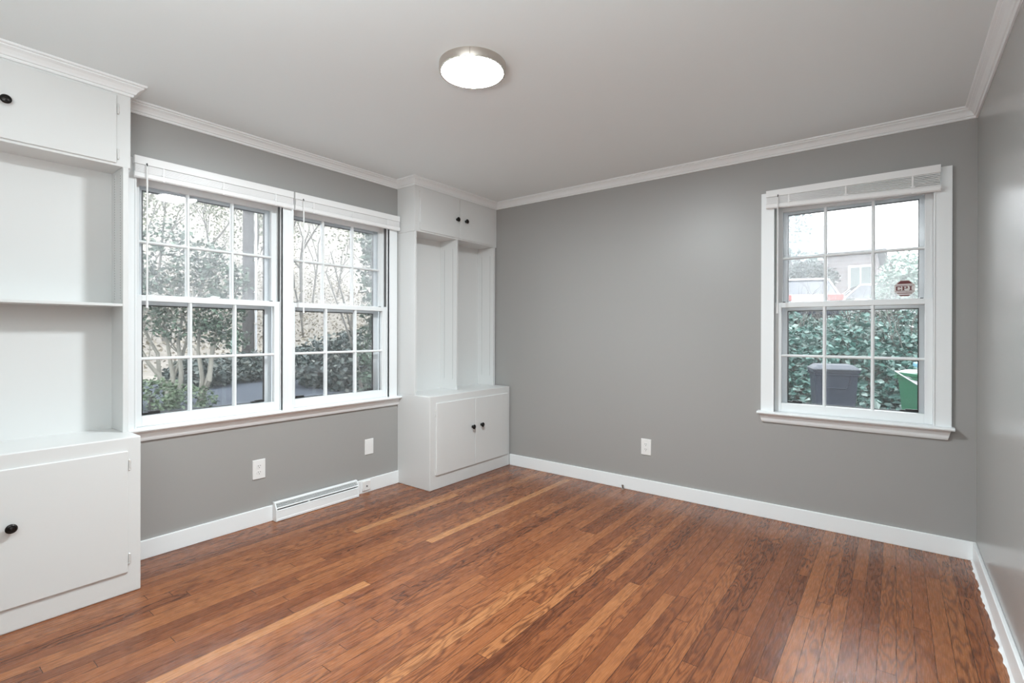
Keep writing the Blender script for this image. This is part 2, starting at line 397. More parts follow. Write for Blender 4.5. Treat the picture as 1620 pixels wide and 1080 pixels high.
# security sticker on the upper sash glass of the single window
mb = MB(); sx, sz, sr, yy = .043, 1.470, .0475, YB + .0700
def octa(r_, z0=None, z1=None):
    k = r_ * math.tan(math.pi / 8); zz = [-r_, -k, k, r_]
    def hw(z): return r_ if abs(z) <= k else r_ - (abs(z) - k)
    zs = sorted({z0, z1} | {z for z in (-k, k) if z0 < z < z1})
    return [(hw(z), z) for z in zs] + [(-hw(z), z) for z in reversed(zs)]
def plate(poly, y, t=.0004): mb.prism(poly, lambda a, b: (sx + a, y, sz + b), lambda a, b: (sx + a, y + t, sz + b))
mb.cur = 0; plate(octa(sr, -sr, sr), yy)
mb.cur = 1
for z0, z1 in ((.026, .0435), (.016, .0185), (-.0185, -.016), (-.030, -.0255), (-.0435, -.037)):
    plate(octa(sr - .003, z0, z1), yy - .0005)
k = .0026
def rc(u0, z0, u1, z1): mb.box((sx + u0, yy - .0005, sz + z0), (sx + u1, yy - .0001, sz + z1))
rc(-.040, -.0125, -.0325, .0125); rc(-.0325, .008, -.016, .0125); rc(-.0325, -.0125, -.016, -.008); rc(-.021, .004, -.016, .008); rc(-.021, -.008, -.016, -.004)
rc(-.0095, -.0125, -.002, .0125); rc(-.0125, -.0125, .001, -.009); rc(-.0125, .009, .012, .0125); rc(.008, .0, .014, .0105); rc(-.002, -.002, .012, .002)
rc(.024, -.0125, .031, .0125); rc(.0205, .009, .0345, .0125); rc(.0205, -.0125, .0345, -.009)
# hairline verticals of the lower band
rc(-.026, -.0255, -.0255, -.0185); rc(.010, -.0255, .0105, -.0185)
tag(obj('security_sticker', mb, [M['stwhite'], M['maroon']]), 'octagonal maroon and white sticker on the single window glass', 'sticker')

# ------------------------------------------------------------------ mini blinds
def blind(F, u0, u1, label, wand_u, tilt=0.0, group='raised mini blinds'):
    B = empty('mini_blind', F((u0 + u1) / 2, .022, 2.0), label, 'window blind', group=group)
    L = u1 - u0
    mb = MB(); mb.box(F(u0, .024, 2.084), F(u1, .052, 2.1265)); obj('headrail', mb, M['blind'], B, bevel=.002)
    mb = MB(); ns = 8
    for i in range(ns):
        f = i / (ns - 1); za = 2.0815 - .034 * f; zb = 2.0815 - (.034 + tilt) * f
        mb.add([F(u0 + .003, .026, za), F(u1 - .003, .026, zb), F(u1 - .003, .038, zb + .0022), F(u0 + .003, .038, za + .0022), F(u1 - .003, .050, zb), F(u0 + .003, .050, za),
                F(u0 + .003, .026, za - .0042), F(u1 - .003, .026, zb - .0042), F(u1 - .003, .038, zb - .0022), F(u0 + .003, .038, za - .0022), F(u1 - .003, .050, zb - .0042), F(u0 + .003, .050, za - .0042)],
               [(0, 1, 2, 3), (3, 2, 4, 5), (9, 8, 7, 6), (11, 10, 8, 9), (0, 6, 7, 1), (5, 4, 10, 11), (0, 3, 9, 6), (3, 5, 11, 9), (1, 7, 8, 2), (2, 8, 10, 4)])
    obj('slat_stack', mb, M['blind'], B)
    mb = MB(); zl, zr = 2.043, 2.043 - tilt
    mb.prism([(.026, -.004), (.030, 0), (.048, 0), (.052, -.004), (.052, -.024), (.047, -.030), (.031, -.030), (.026, -.024)], lambda n, z: F(u0, n, zl + z), lambda n, z: F(u1, n, zr + z))
    obj('bottom_rail', mb, M['blind'], B)
    for k, u in enumerate((u0 + .13, (u0 + u1) / 2, u1 - .12)):
        mb = MB(); zz = tilt * (u - u0) / L
        mb.box(F(u - .004, .0515, 2.083), F(u + .004, .0530, 2.013 - zz)); mb.box(F(u - .010, .0515, 2.050 - zz), F(u + .012, .0545, 2.043 - zz))
        obj('ladder_cord', mb, M['blind'], B)
    mb = MB(); mb.tube([F(wand_u, .062, 2.075), F(wand_u, .062, 1.36)], .0042, 6); mb.tube([F(wand_u, .062, 1.365), F(wand_u, .062, 1.335)], .0058, 6)
    wd = obj('wand', mb, M['blind'], B, smooth=True)
    mb = MB(); mb.tube([F(wand_u, .050, 2.088), F(wand_u, .060, 2.090), F(wand_u, .063, 2.084), F(wand_u, .062, 2.072)], .0025, 6)
    obj('wand_hook', mb, M['black'], wd, label='small dark hook')
blind(FL, .845, 1.706, 'raised white mini blind over the window beside the left bookcase', .897)
blind(FL, 1.716, 2.586, 'raised white mini blind over the window beside the corner bookcase', 1.768)
blind(FB, -.664, .195, 'raised white mini blind hanging crooked over the single window', -.594, tilt=.030)

# ------------------------------------------------------------------ built-in bookcases
def knob(parent, p):
    mb = MB(); mb.lathe([(.012, 0), (.008, .002), (.0065, .010), (.011, .014), (.0180, .017), (.0190, .021), (.0165, .0245), (.0125, .026), (.0115, .0245), (.006, .0255), (.005, .0265), (.0, .027)], p, (1, 0, 0), 20)
    obj('knob', mb, M['knob'], parent, smooth=True, label='dark round bronze knob')
def hinge(parent, x, y, z):
    mb = MB(); mb.tube([(x + .004, y, z - .019), (x + .004, y, z + .019)], .0036, 8); mb.box((x, y - .003, z - .017), (x + .0030, y + .008, z + .017))
    for dz in (-.012, .012): mb.tube([(x + .002, y + .006, z + dz), (x + .0045, y + .006, z + dz)], .0022, 6)
    mb.lathe([(.0042, 0), (.0052, .003), (.002, .007)], (x + .004, y, z + .019), (0, 0, 1), 8); mb.lathe([(.0042, 0), (.0052, .003), (.002, .007)], (x + .004, y, z - .019), (0, 0, -1), 8)
    obj('hinge', mb, M['hinge'], parent, smooth=True)
def door(B, x, y0, y1, z0, z1, kn, hy=None, hz=(), th=.009):
    d = obj('door', MB().box((x, y0, z0), (x + th, y1, z1)), M['cab'], B, bevel=.004)
    knob(d, (x + th, *kn))
    for z in hz: hinge(d, x, hy, z)
    return d
def pilaster(B, x, y, z0, z1, s):
    mb = MB(); mb.cur = 0; mb.box((x - .008, y, z0), (x + .008, y + s * .0012, z1)); mb.cur = 1
    z = z0 + .01
    while z < z1 - .012: mb.box((x - .0028, y + s * .0012, z), (x + .0028, y + s * .0016, z + .0045)); z += .0127
    obj('shelf_standard', mb, [M['cab'], M['fin']], B, label='white slotted shelf standard')

# corner bookcase (between twin window and far wall)
B = empty('built_in_bookcase', (-2.98, 3.1, 0), 'white built-in bookcase in the far corner with four small doors and empty shelves', 'bookcase')
mb = MB(); mb.box((XL, 2.605, 0), (-2.792, 3.588, .7175)); obj('base_cabinet', mb, M['cab'], B, bevel=.004)
door(B, -2.792, 2.667, 3.108, .105, .664, (3.076, .425), 2.662, (.592, .136))
door(B, -2.792, 3.112, 3.555, .105, .661, (3.186, .428))
for y0, y1 in ((2.605, 2.624), (3.561, 3.588)): obj('side_panel', MB().box((XL, y0, .7175), (-2.965, y1, 2.0)), M['cab'], B, bevel=.0015)
mb = MB(); mb.box((XL + .012, 3.068, .7175), (-2.965, 3.088, 2.0)); obj('divider', mb, M['cab'], B, bevel=.0015)
mb = MB(); mb.box((XL, 2.624, .7175), (XL + .012, 3.561, 2.0)); obj('back_panel', mb, M['cab'], B)
mb = MB(); mb.box((XL, 2.600, 2.0), (-2.962, YB, CZ)); obj('top_cabinet', mb, M['cab'], B, bevel=.002)
door(B, -2.962, 2.652, 3.097, 2.012, 2.343, (3.063, 2.167), 2.647, (2.30, 2.05))
door(B, -2.962, 3.101, 3.556, 2.010, 2.343, (3.171, 2.168))
for x in (-3.105, -3.005): pilaster(B, x, 3.068, .80, 1.93, -1); pilaster(B, x, 3.561, .80, 1.93, -1)

# left bookcase
B = empty('built_in_bookcase', (-2.99, .3, 0), 'large white built-in bookcase cut by the left edge of the photo', 'bookcase')
mb = MB(); mb.box((XL, -.22, 0), (-2.81, .787, .7205)); obj('base_cabinet', mb, M['cab'], B, bevel=.005)
door(B, -2.81, .312, .7365, .098, .659, (.350, .424), .7415, (.593, .160))
door(B, -2.81, -.125, .307, .098, .659, (.270, .424))
for y0, y1 in ((.757, .779), (-.22, -.198)): obj('side_panel', MB().box((XL, y0, .7205), (-2.965, y1, 2.006)), M['cab'], B, bevel=.0015)
mb = MB(); mb.box((XL, -.198, .7205), (XL + .025, .757, 2.006)); obj('back_panel', mb, M['cab'], B)
mb = MB(); mb.box((XL + .025, -.198, 1.332), (-2.967, .757, 1.345)); obj('shelf', mb, M['cab'], B, bevel=.0015)
for x in (-3.09, -3.00): pilaster(B, x, .757, 1.36, 1.99, -1)
mb = MB(); mb.box((XL, -.22, 2.006), (-2.967, .788, CZ)); obj('top_cabinet', mb, M['cab'], B, bevel=.002)
door(B, -2.967, .312, .732, 2.018, 2.345, (.353, 2.178), .737, (2.279, 2.062))
door(B, -2.967, -.125, .307, 2.018, 2.345, (.267, 2.178))

# ------------------------------------------------------------------ ceiling light
LX, LY, LZ = -1.512, 1.666, 2.377
L = empty('ceiling_light', (LX, LY, LZ), 'round flush ceiling light with brushed nickel rim', 'light')
mb = MB(); mb.lathe([(.1375, .032), (.1375, .004), (.139, 0), (.1485, 0), (.150, .002), (.150, .0365), (.120, .0365), (.120, .032)], (LX, LY, LZ), (0, 0, 1), 64); obj('rim', mb, M['nickel'], L, smooth=True)
mb = MB(); mb.lathe([(.1365, .028), (.1365, .003), (.132, -.001), (.10, -.004), (.05, -.0055), (0, -.006)], (LX, LY, LZ), (0, 0, 1), 64); obj('diffuser', mb, M['diff'], L, smooth=True)
mb = MB(); mb.tube([(LX + .1497 * math.sin(.66), LY - .1497 * math.cos(.66), LZ + .002), (LX + .1497 * math.sin(.66), LY - .1497 * math.cos(.66), CZ - .001)], .0015, 6); obj('rim_seam', mb, M['nickel'], L)

# ------------------------------------------------------------------ outlets, register, jack
def outlet(F, u, z, label, duplex=True, w_=.080, h_=.122):
    n = 'wall_outlet' if duplex else 'blank_wall_plate'
    O = empty(n, F(u, 0, z - h_ / 2), label, 'outlet' if duplex else 'wall plate')
    mb = MB(); a, b = w_ / 2, h_ / 2
    mb.prism([(-a, -b), (a, -b), (a, b), (-a, b)], lambda x, y: F(u + x, 0, z + y), lambda x, y: F(u + x * .95, .006, z + y * .965))
    obj('cover_plate', mb, M['plate'], O, bevel=.001)
    if duplex:
        for dz in (.0195, -.0195):
            mb = MB(); mb.prism([(.0165 * math.cos(t) if abs(math.cos(t)) < .99 else .0165 * math.cos(t), max(-.0125, min(.0125, .0165 * math.sin(t)))) for t in [2 * math.pi * k / 24 for k in range(24)]],
                                lambda x, y: F(u + x, .0055, z + dz + y), lambda x, y: F(u + x, .0078, z + dz + y))
            r_ = obj('receptacle', mb, M['plate'], O)
            mb = MB()
            for du, hh in ((-.0062, .0075), (.0062, .0065)): mb.box(F(u + du - .0012, .0076, z + dz + .003 - hh / 2 + .001), F(u + du + .0012, .0082, z + dz + .003 + hh / 2 + .001))
            mb.lathe([(.0024, 0), (.0024, .0006)], F(u, .0076, z + dz - .0075), Vector(F(0, 1, 0)) - Vector(F(0, 0, 0)), 10)
            obj('slots', mb, M['slot'], r_, label='dark outlet slots')
    for dz in ((0,) if duplex else (.030, -.030)):
        mb = MB(); mb.lathe([(.003, 0), (.003, .0008), (.001, .0012)], F(u, .006, z + dz), Vector(F(0, 1, 0)) - Vector(F(0, 0, 0)), 10)
        obj('screw', mb, M['plate'], O)
outlet(FL, 1.505, .3455, 'white duplex outlet on the wall under the twin window')
outlet(FB, -1.490, .345, 'white duplex outlet on the far wall')
outlet(FL, 2.332, .339, 'blank white wall plate beside the corner bookcase', False, .077, .117)

RG = empty('baseboard_register', (XL + .04, 1.893, 0), 'long white baseboard heat register under the twin window', 'register')
ra, rb_ = 1.586, 2.203; X0 = XL + .015
for y0, y1 in ((ra, ra + .007), (rb_ - .007, rb_)):
    mb = MB(); mb.prism([(0, .001), (.045, .001), (.047, .006), (.046, .078), (.024, .116), (.018, .121), (0, .121)], lambda d, z: (X0 + d, y0, z), lambda d, z: (X0 + d, y1, z))
    obj('end_cap', mb, M['trim'], RG, bevel=.001)
mb = MB(); mb.prism([(.030, .003), (.0445, .003), (.0455, .016), (.0435, .018), (.0435, .066), (.045, .068), (.041, .072), (.036, .068), (.036, .008), (.030, .008)], lambda d, z: (X0 + d, ra + .006, z), lambda d, z: (X0 + d, rb_ - .006, z)); obj('front_panel', mb, M['trim'], RG)
mb = MB(); mb.prism([(0, .108), (.0215, .108), (.0235, .114), (.018, .1195), (0, .1195)], lambda d, z: (X0 + d, ra + .006, z), lambda d, z: (X0 + d, rb_ - .006, z))
mb.prism([(.0375, .083), (.041, .080), (.0425, .0835), (.039, .088)], lambda d, z: (X0 + d, ra + .006, z), lambda d, z: (X0 + d, rb_ - .006, z)); obj('top_rail', mb, M['trim'], RG)
mb = MB(); nf = 78
for i in range(nf):
    y = ra + .010 + (rb_ - ra - .020) * i / (nf - 1)
    mb.prism([(.0205, .109), (.0225, .1095), (.0405, .084), (.0375, .083)], lambda d, z: (X0 + d, y - .0012, z), lambda d, z: (X0 + d, y + .0012, z))
obj('grille', mb, M['trim'], RG)
mb = MB(); mb.box((X0 + .001, ra + .007, .002), (X0 + .012, rb_ - .007, .107)); obj('dark_interior', mb, M['fin'], RG)
mb = MB(); mb.box((X0 + .026, ra + .22, .073), (X0 + .043, ra + .232, .078)); obj('damper_lever', mb, M['trim'], RG)

J = empty('cable_jack', (XL + .015, 2.296, .018), 'small white cable jack on the baseboard beside the register', 'cable jack')
mb = MB(); mb.box((XL + .015, 2.261, .020), (XL + .024, 2.331, .090)); obj('cover_plate', mb, M['plate'], J, bevel=.002)
mb = MB(); mb.lathe([(.0045, 0), (.0045, .006), (.002, .007)], (XL + .024, 2.296, .052), (1, 0, 0), 12); obj('socket', mb, M['slot'], J, label='dark round socket')
mb = MB(); mb.lathe([(.012, 0), (.010, .004), (.006, .006), (.0055, .022), (.008, .024), (.008, .030), (.0, .032)], (-1.668, YB - .028, .0), (0, 0, 1), 14)
tag(obj('floor_stub', mb, M['metal'], smooth=True), 'tiny dull metal stub on the floor against the far baseboard', 'metal stub')

# ================================================================== outdoors
M['asphalt'] = mat('asphalt', (.052, .064, .082), .9, spec=.15, bump=(30, .5, .02), var=(6, .45))
M['soil'] = mat('leaf_litter', (0.074, 0.062, 0.050), .9, bump=(14, .8, .05), var=(9, .7))
M['hill'] = mat('tan_leaf_slope', (0.21, 0.195, 0.172), .95, bump=(5, .8, .1), var=(1.6, .6))
M['bark'] = mat('pale_smooth_bark', (.20, .195, .165), .7, var=(12, .35))
M['darkbark'] = mat('dark_bark', (0.037, 0.035, 0.035), .85, bump=(18, .8, .03), var=(12, .4))
M['greybark'] = mat('grey_far_bark', (.11, .105, .095), .9, var=(3, .3))
M['ivy'] = leafmat('ivy_leaves', [(.012, .05, .042), (.026, .088, .074), (.045, .125, .105), (.09, .19, .165), (.23, .30, .275)], .4)
M['evergreen'] = leafmat('evergreen_leaves', [(.010, .022, .013), (.022, .045, .027), (.040, .078, .048), (.095, .145, .10)], .4)
M['shrub'] = leafmat('shrub_leaves', [(.012, .024, .023), (.026, .046, .043), (.046, .070, .063), (.14, .15, .13)], .5)
M['bright'] = leafmat('light_green_leaves', [(.025, .050, .022), (.055, .095, .045), (.11, .16, .09)], .5)
M['tan'] = leafmat('tan_dry_leaves', [(.09, .08, .06), (.17, .15, .11), (.26, .235, .185)], .7)
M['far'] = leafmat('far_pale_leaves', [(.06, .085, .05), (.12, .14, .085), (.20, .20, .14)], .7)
M['cart'] = mat('slate_cart_plastic', (.020, .027, .042), .5, spec=.15, var=(3, .2))
M['green'] = mat('green_cart_plastic', (0.019, 0.124, 0.062), .4)
M['palelid'] = mat('pale_lid_plastic', (0.384, 0.397, 0.409), .4)
M['bluelid'] = mat('light_blue_plastic', (0.136, 0.310, 0.397), .35)
M['cartlid'] = mat('slate_lid_plastic', (.075, .085, .10), .5, spec=.2)
M['carwhite'] = mat('car_white', (0.446, 0.453, 0.465), .2)
M['carglass'] = mat('car_glass', (0.031, 0.040, 0.056), .05, spec=.9)
M['red'] = mat('tail_red', (0.260, 0.037, 0.031), .25)
M['rubber'] = mat('tyre_rubber', (0.009, 0.009, 0.010), .7)
M['brick'] = None

def brickmat():
    m = bpy.data.materials.new('brown_brick'); m.use_nodes = True; nt = m.node_tree; b = nt.nodes['Principled BSDF']
    t = nt.nodes.new('ShaderNodeTexBrick'); t.inputs['Scale'].default_value = 1
    t.inputs['Color1'].default_value = (.115, .095, .095, 1); t.inputs['Color2'].default_value = (.155, .13, .13, 1); t.inputs['Mortar'].default_value = (.25, .25, .25, 1)
    t.inputs['Mortar Size'].default_value = .018; t.inputs['Brick Width'].default_value = .6; t.inputs['Row Height'].default_value = .2
    tc = nt.nodes.new('ShaderNodeTexCoord'); mp = nt.nodes.new('ShaderNodeMapping'); mp.inputs['Rotation'].default_value = (R(90), 0, 0)
    nt.links.new(tc.outputs['Object'], mp.inputs[0]); nt.links.new(mp.outputs[0], t.inputs[0]); nt.links.new(t.outputs[0], b.inputs['Base Color']); b.inputs['Roughness'].default_value = .9
    return m
M['brick'] = brickmat()
M['roof'] = mat('pale_grey_shingle', (.26, .27, .28), .9, var=(4, .25))

# terrain: yard and driveway, wooded slope to the left, ivy bank and street beyond the far wall
def hgt(x, y):
    z = -.40
    if y > 10.3: z = max(z, -.40 + 1.75 * min(1, max(0, (y - 10.3) / 4.2)) * (1 if x > -6 else max(0, 1 - (-6 - x) / 5)))
    dd = -x - 19 + .25 * (y - 6)
    if dd > 0: z = max(z, -.40 + .11 * dd + .004 * dd * dd)
    return z
def ground(name, m, xs, ys, label, cat):
    mb = MB(); vs = [(x, y, hgt(x, y)) for x in xs for y in ys]; k = len(ys)
    mb.add(vs, [(i * k + j, (i + 1) * k + j, (i + 1) * k + j + 1, i * k + j + 1) for i in range(len(xs) - 1) for j in range(k - 1)])
    return tag(obj(name, mb, m, smooth=True), label, cat, 'structure')
fr = lambda a, b, n: [a + (b - a) * i / n for i in range(n + 1)]
ground('driveway', M['asphalt'], fr(-19, -3.34, 12), fr(-6, 24, 24), 'grey asphalt driveway outside the twin windows', 'driveway')
ground('hillside', M['hill'], fr(-70, -19, 34), fr(-25, 60, 40), 'pale tan leaf-covered slope beyond the driveway', 'hillside')
ground('ivy_bank', M['soil'], fr(-3.34, 12, 12), fr(3.77, 14.6, 24), 'bank of dark soil rising beyond the single window', 'bank')
mb = MB(); mb.box((-19, 14.6, 1.0), (30, 60, 1.35)); tag(obj('street', mb, mat('dark_asphalt', (.028, .030, .034), .9, var=(4, .4))), 'raised asphalt street beyond the ivy bank', 'street', 'structure')

def leaf(mb, rnd, p, s, flat=.5):
    d = Vector((rnd.gauss(0, 1), rnd.gauss(0, 1), rnd.gauss(0, 1) * flat)); d.normalize()
    nn = Vector((rnd.gauss(0, 1), rnd.gauss(0, 1), rnd.gauss(0, 1) + .6)); a = d.cross(nn)
    if a.length < 1e-3: return
    a.normalize(); nn = a.cross(d); s *= rnd.uniform(.6, 1.3)
    p = Vector(p)
    mb.add([p, p + d * s * .5 + a * s * .36 + nn * s * .12, p + d * s, p + d * s * .5 - a * s * .36 + nn * s * .12], [(0, 1, 2), (0, 2, 3)])
def blobs(mb, rnd, bl, n, s, shell=.55, flat=.5):
    vol = [b[3] * b[4] * b[5] for b in bl]; tot = sum(v ** .8 for v in vol)
    for (x, y, z, a, b, c), v in zip(bl, vol):
        for _ in range(int(n * v ** .8 / tot)):
            d = Vector((rnd.gauss(0, 1), rnd.gauss(0, 1), rnd.gauss(0, 1))).normalized(); k = rnd.uniform(shell, 1) ** .6
            q = (x + d.x * a * k, y + d.y * b * k, z + d.z * c * k)
            if q[2] > hgt(q[0], q[1]): leaf(mb, rnd, q, s, flat)
def branches(mb, rnd, p, d, ln, r_, depth, spread=.5, tips=None, upb=.15):
    pts = [Vector(p)]; dd = Vector(d).normalized(); k = 4
    for i in range(k):
        dd = (dd + Vector((rnd.gauss(0, .10), rnd.gauss(0, .10), rnd.gauss(0, .08) + upb * .2))).normalized(); pts.append(pts[-1] + dd * ln / k)
    mb.tube(pts, [r_ * (1 - .45 * i / k) for i in range(k + 1)], 6 if depth > 1 else 4, cap=depth > 1)
    if tips is not None and depth <= 1: tips.append(pts[-1])
    if depth > 0:
        for i in range(rnd.choice((2, 3, 3))):
            q = pts[rnd.choice((2, 3, 4, 4))]; a = rnd.uniform(0, 2 * math.pi)
            nd = (dd + Vector((math.cos(a), math.sin(a), rnd.uniform(-.2, .5))) * spread).normalized()
            branches(mb, rnd, q, nd, ln * rnd.uniform(.55, .8), r_ * .5, depth - 1, spread, tips, upb)

# ---- view from the twin windows
def bush(name, label, cat, bl, n, s, m, seed, stem=None, group=None, shell=.5):
    rnd = random.Random(seed); x, y = bl[0][0], bl[0][1]; z = hgt(x, y)
    T = empty(name, (x, y, z), label, cat, group=group)
    mb = MB(); blobs(mb, rnd, bl, n, s, shell); o = obj('foliage', mb, m, T)
    mb = MB()
    for b in bl:
        for k in range(3):
            mb.tube([(x + rnd.uniform(-.1, .1), y + rnd.uniform(-.1, .1), z - .02), ((x + b[0]) / 2 + rnd.uniform(-.1, .1), (y + b[1]) / 2, (z + b[2]) / 2), (b[0] + rnd.uniform(-.3, .3) * b[3], b[1] + rnd.uniform(-.3, .3) * b[4], b[2] + .3 * b[5])], [.03, .02, .008], 5)
    obj('stems', mb, stem or M['darkbark'], T)
    return T
# multi-stemmed small trees: pale leaning trunks, dark evergreen leaves with gaps
def stemmed(label, base, tops, bl, n, seed):
    rnd = random.Random(seed); x, y = base; z = hgt(x, y); T = empty('multi_stem_tree', (x, y, z), label, 'tree', group='multi-stemmed trees by the driveway')
    for tx, ty, tz in tops:
        mb = MB(); p0 = Vector((x + rnd.uniform(-.12, .12), y + rnd.uniform(-.12, .12), z - .03)); p3 = Vector((tx, ty, tz)); j = lambda: Vector((rnd.gauss(0, .05), rnd.gauss(0, .05), 0))
        pts = [p0, p0.lerp(p3, .33) + j(), p0.lerp(p3, .66) + j(), p3]; mb.tube(pts, [.062, .05, .038, .026], 8)
        for q in range(5): branches(mb, rnd, pts[rnd.choice((2, 3, 3))], (rnd.uniform(-.8, .8), rnd.uniform(-.8, .8), .7), rnd.uniform(.5, .9), .016, 2, .6)
        obj('trunk', mb, M['bark'], T, smooth=True)
    mb = MB(); blobs(mb, rnd, bl, n, .10, .25); obj('foliage', mb, M['evergreen'], T)
stemmed('small tree with leaning pale trunks at the left edge of the left twin window', (-12.95, 4.20), ((-13.3, 3.75, 1.3), (-13.15, 3.60, 1.0), (-13.1, 4.1, 1.5), (-12.8, 4.5, 1.2), (-12.7, 4.35, 1.7)),
        [(-12.9, 4.05, 1.95, .75, .7, .55), (-13.2, 3.7, 2.5, .6, .6, .5), (-12.6, 4.4, 2.6, .55, .5, .5), (-12.7, 4.2, 1.35, .6, .6, .35), (-12.95, 4.1, 3.3, .55, .55, .45)], 2300, 21)
stemmed('small tree with a forked pale trunk in the middle of the left twin window', (-12.45, 4.62), ((-12.2, 4.85, 1.2), (-12.35, 4.55, 1.4), (-12.05, 4.95, 1.7)),
        [(-12.05, 4.85, 1.65, .65, .6, .5), (-11.95, 4.9, 2.35, .6, .55, .5), (-12.2, 4.75, 1.2, .5, .45, .3), (-11.8, 5.05, 1.05, .4, .4, .3), (-12.2, 4.7, 2.9, .45, .45, .4)], 2000, 22)
bush('low_plant', 'low green plant at the foot of the leaning pale trunks', 'plant', [(-12.1, 3.55, -.15, .75, .6, .42), (-11.7, 4.15, -.22, .5, .5, .3)], 1300, .09, M['bright'], 23)
# shrubs along the far edge of the driveway
for k, (x, y, sx_, sz_, lab) in enumerate(((-17.6, 7.9, 1.6, .55, 'low grey green shrub left of the utility pole'), (-17.9, 9.9, 1.7, .65, 'low grey green shrub right of the utility pole'),
                                     (-13.9, 8.6, 1.3, .85, 'dusky green shrub in the lower right twin window'), (-12.6, 8.7, 1.2, 1.0, 'taller dusky shrub beside the tall evergreen hedge'), (-16.6, 6.2, 1.4, .5, 'low shrub across the driveway behind the forked pale trunk'))):
    bush('driveway_shrub', lab, 'shrub', [(x, y, hgt(x, y) + sz_ * .7, sx_, .9, sz_), (x + .6, y - .5, hgt(x, y) + sz_ * .5, sx_ * .7, .7, sz_ * .8)], 2000, .16, M['shrub'], 30 + k, group='shrubs along the driveway')
bush('evergreen_hedge', 'tall evergreen hedge at the right side of the twin windows', 'hedge', [(-9.15, 7.25, .6, .75, .72, 1.3), (-9.25, 7.3, 2.4, .65, .62, 1.6), (-9.6, 7.7, 3.6, .8, .8, 1.1)], 4200, .13, M['evergreen'], 41)
rnd = random.Random(5)
for k, (a, b) in enumerate((((-11.15, 7.95, -.4), (-11.62, 7.35, 3.3)), ((-10.85, 7.8, -.4), (-11.75, 7.3, 2.75)))):
    mb = MB(); a, b = Vector(a), Vector(b); mb.tube([a, a.lerp(b, .3) + Vector((.1, .05, .1)), a.lerp(b, .6) + Vector((.08, 0, .1)), b], [.035, .03, .024, .012], 7)
    for j in range(5): branches(mb, rnd, a.lerp(b, rnd.uniform(.6, 1)), (rnd.uniform(-1, 1), rnd.uniform(-1, 1), .5), .5, .008, 1, .6)
    tag(obj('leaning_sapling', mb, M['greybark'], smooth=True), ('taller' if k == 0 else 'shorter') + ' of two bare leaning saplings outside the right twin window', 'sapling', group='leaning saplings')
# pole with conduit, pedestal
px, py = -19.6, 8.9; pz = hgt(px, py)
P = empty('utility_pole', (px, py, pz), 'dark utility pole with pale conduit outside the left twin window', 'pole')
mb = MB(); mb.tube([(px, py, pz - .1), (px, py, 3), (px, py, 9)], [.22, .20, .17], 14); obj('pole', mb, M['darkbark'], P, smooth=True)
mb = MB(); mb.tube([(px + .20, py + .20, pz), (px + .19, py + .19, 8.5)], .045, 8); obj('conduit', mb, M['palelid'], P, smooth=True)
for z in (1.5, 2.7, 3.9): mb = MB(); mb.box((px + .10, py + .10, z), (px + .25, py + .25, z + .05)); obj('strap', mb, M['metal'], P)
px, py = -18.8, 8.05; pz = hgt(px, py)
mb = MB(); mb.box((px - .10, py - .09, pz - .02), (px + .10, py + .09, 1.15)); mb.box((px - .12, py - .11, 1.10), (px + .12, py + .11, 1.27)); mb.box((px - .12, py - .11, .55), (px + .12, py + .11, .58))
tag(obj('utility_pedestal', mb, mat('pedestal_green', (.20, .30, .27), .6), bevel=.02), 'pale green utility pedestal left of the pole', 'utility box')
# bare woods on the slope
rnd = random.Random(77)
WOOD = [(-27, 4.5), (-30, 8.5), (-26, 8.2), (-33, 12), (-29, 13.5), (-25.5, 14.5), (-36, 9), (-31, 17.5), (-27, 18.5), (-38, 15), (-34, 20), (-24, 18), (-40, 12), (-42, 19), (-37, 24), (-29, 22)]
for k, (x, y) in enumerate(WOOD):
    z = hgt(x, y); T = empty('bare_tree', (x, y, z), 'bare pale winter tree in the hazy woods behind the driveway', 'tree', group='bare trees in the woods')
    mb = MB(); tips = []; branches(mb, rnd, (x, y, z - .1), (rnd.uniform(-.08, .08), rnd.uniform(-.08, .08), 1), rnd.uniform(4, 6), rnd.uniform(.06, .13), 3, .5, tips)
    obj('trunk', mb, M['greybark'], T, smooth=True)
    mb = MB()
    for t in tips:
        for j in range(60): leaf(mb, rnd, t + Vector((rnd.gauss(0, .7), rnd.gauss(0, .7), rnd.gauss(-.3, .8))), .15)
    obj('foliage', mb, M['far'], T)
mb = MB(); rnd = random.Random(78)
for _ in range(15000):
    x = rnd.uniform(-45, -20); y = rnd.uniform(2, 27); z = hgt(x, y); leaf(mb, rnd, (x, y, z + abs(rnd.gauss(0, .35)) + (rnd.uniform(0, 2.6) if rnd.random() < .35 else 0)), .15)
tag(obj('undergrowth', mb, M['tan']), 'dry tan undergrowth over the slope beyond the driveway', 'undergrowth', 'stuff')

# ---- view from the single window
rnd = random.Random(9); mb = MB()
for _ in range(22000):
    x = rnd.uniform(-3.4, 2.4); y = rnd.uniform(10.15, 14.7)
    if rnd.random() < (y - 10.15) / 8: continue
    top = .55 * math.exp(-((x + 1.0) / .8) ** 2) + .25 * math.exp(-((x + 2.2) / .5) ** 2) + .22
    h = top * math.exp(-((y - 11.6) / 1.3) ** 2) + .25 + .10 * math.sin(x * 5 + y * 3)
    leaf(mb, rnd, (x, y, hgt(x, y) + rnd.uniform(0, 1) ** .6 * h * 1.25), .125, .35)
tag(obj('ivy', mb, M['ivy']), 'thick teal green ivy covering the bank outside the single window', 'ivy', 'stuff')
rnd = random.Random(10); mb = MB()
for k in range(34):
    x = rnd.uniform(-2.6, .7); y = rnd.uniform(12, 14); branches(mb, rnd, (x, y, hgt(x, y)), (rnd.uniform(-.5, .5), -.2, .9), rnd.uniform(.5, .9), .014, 2, .7)
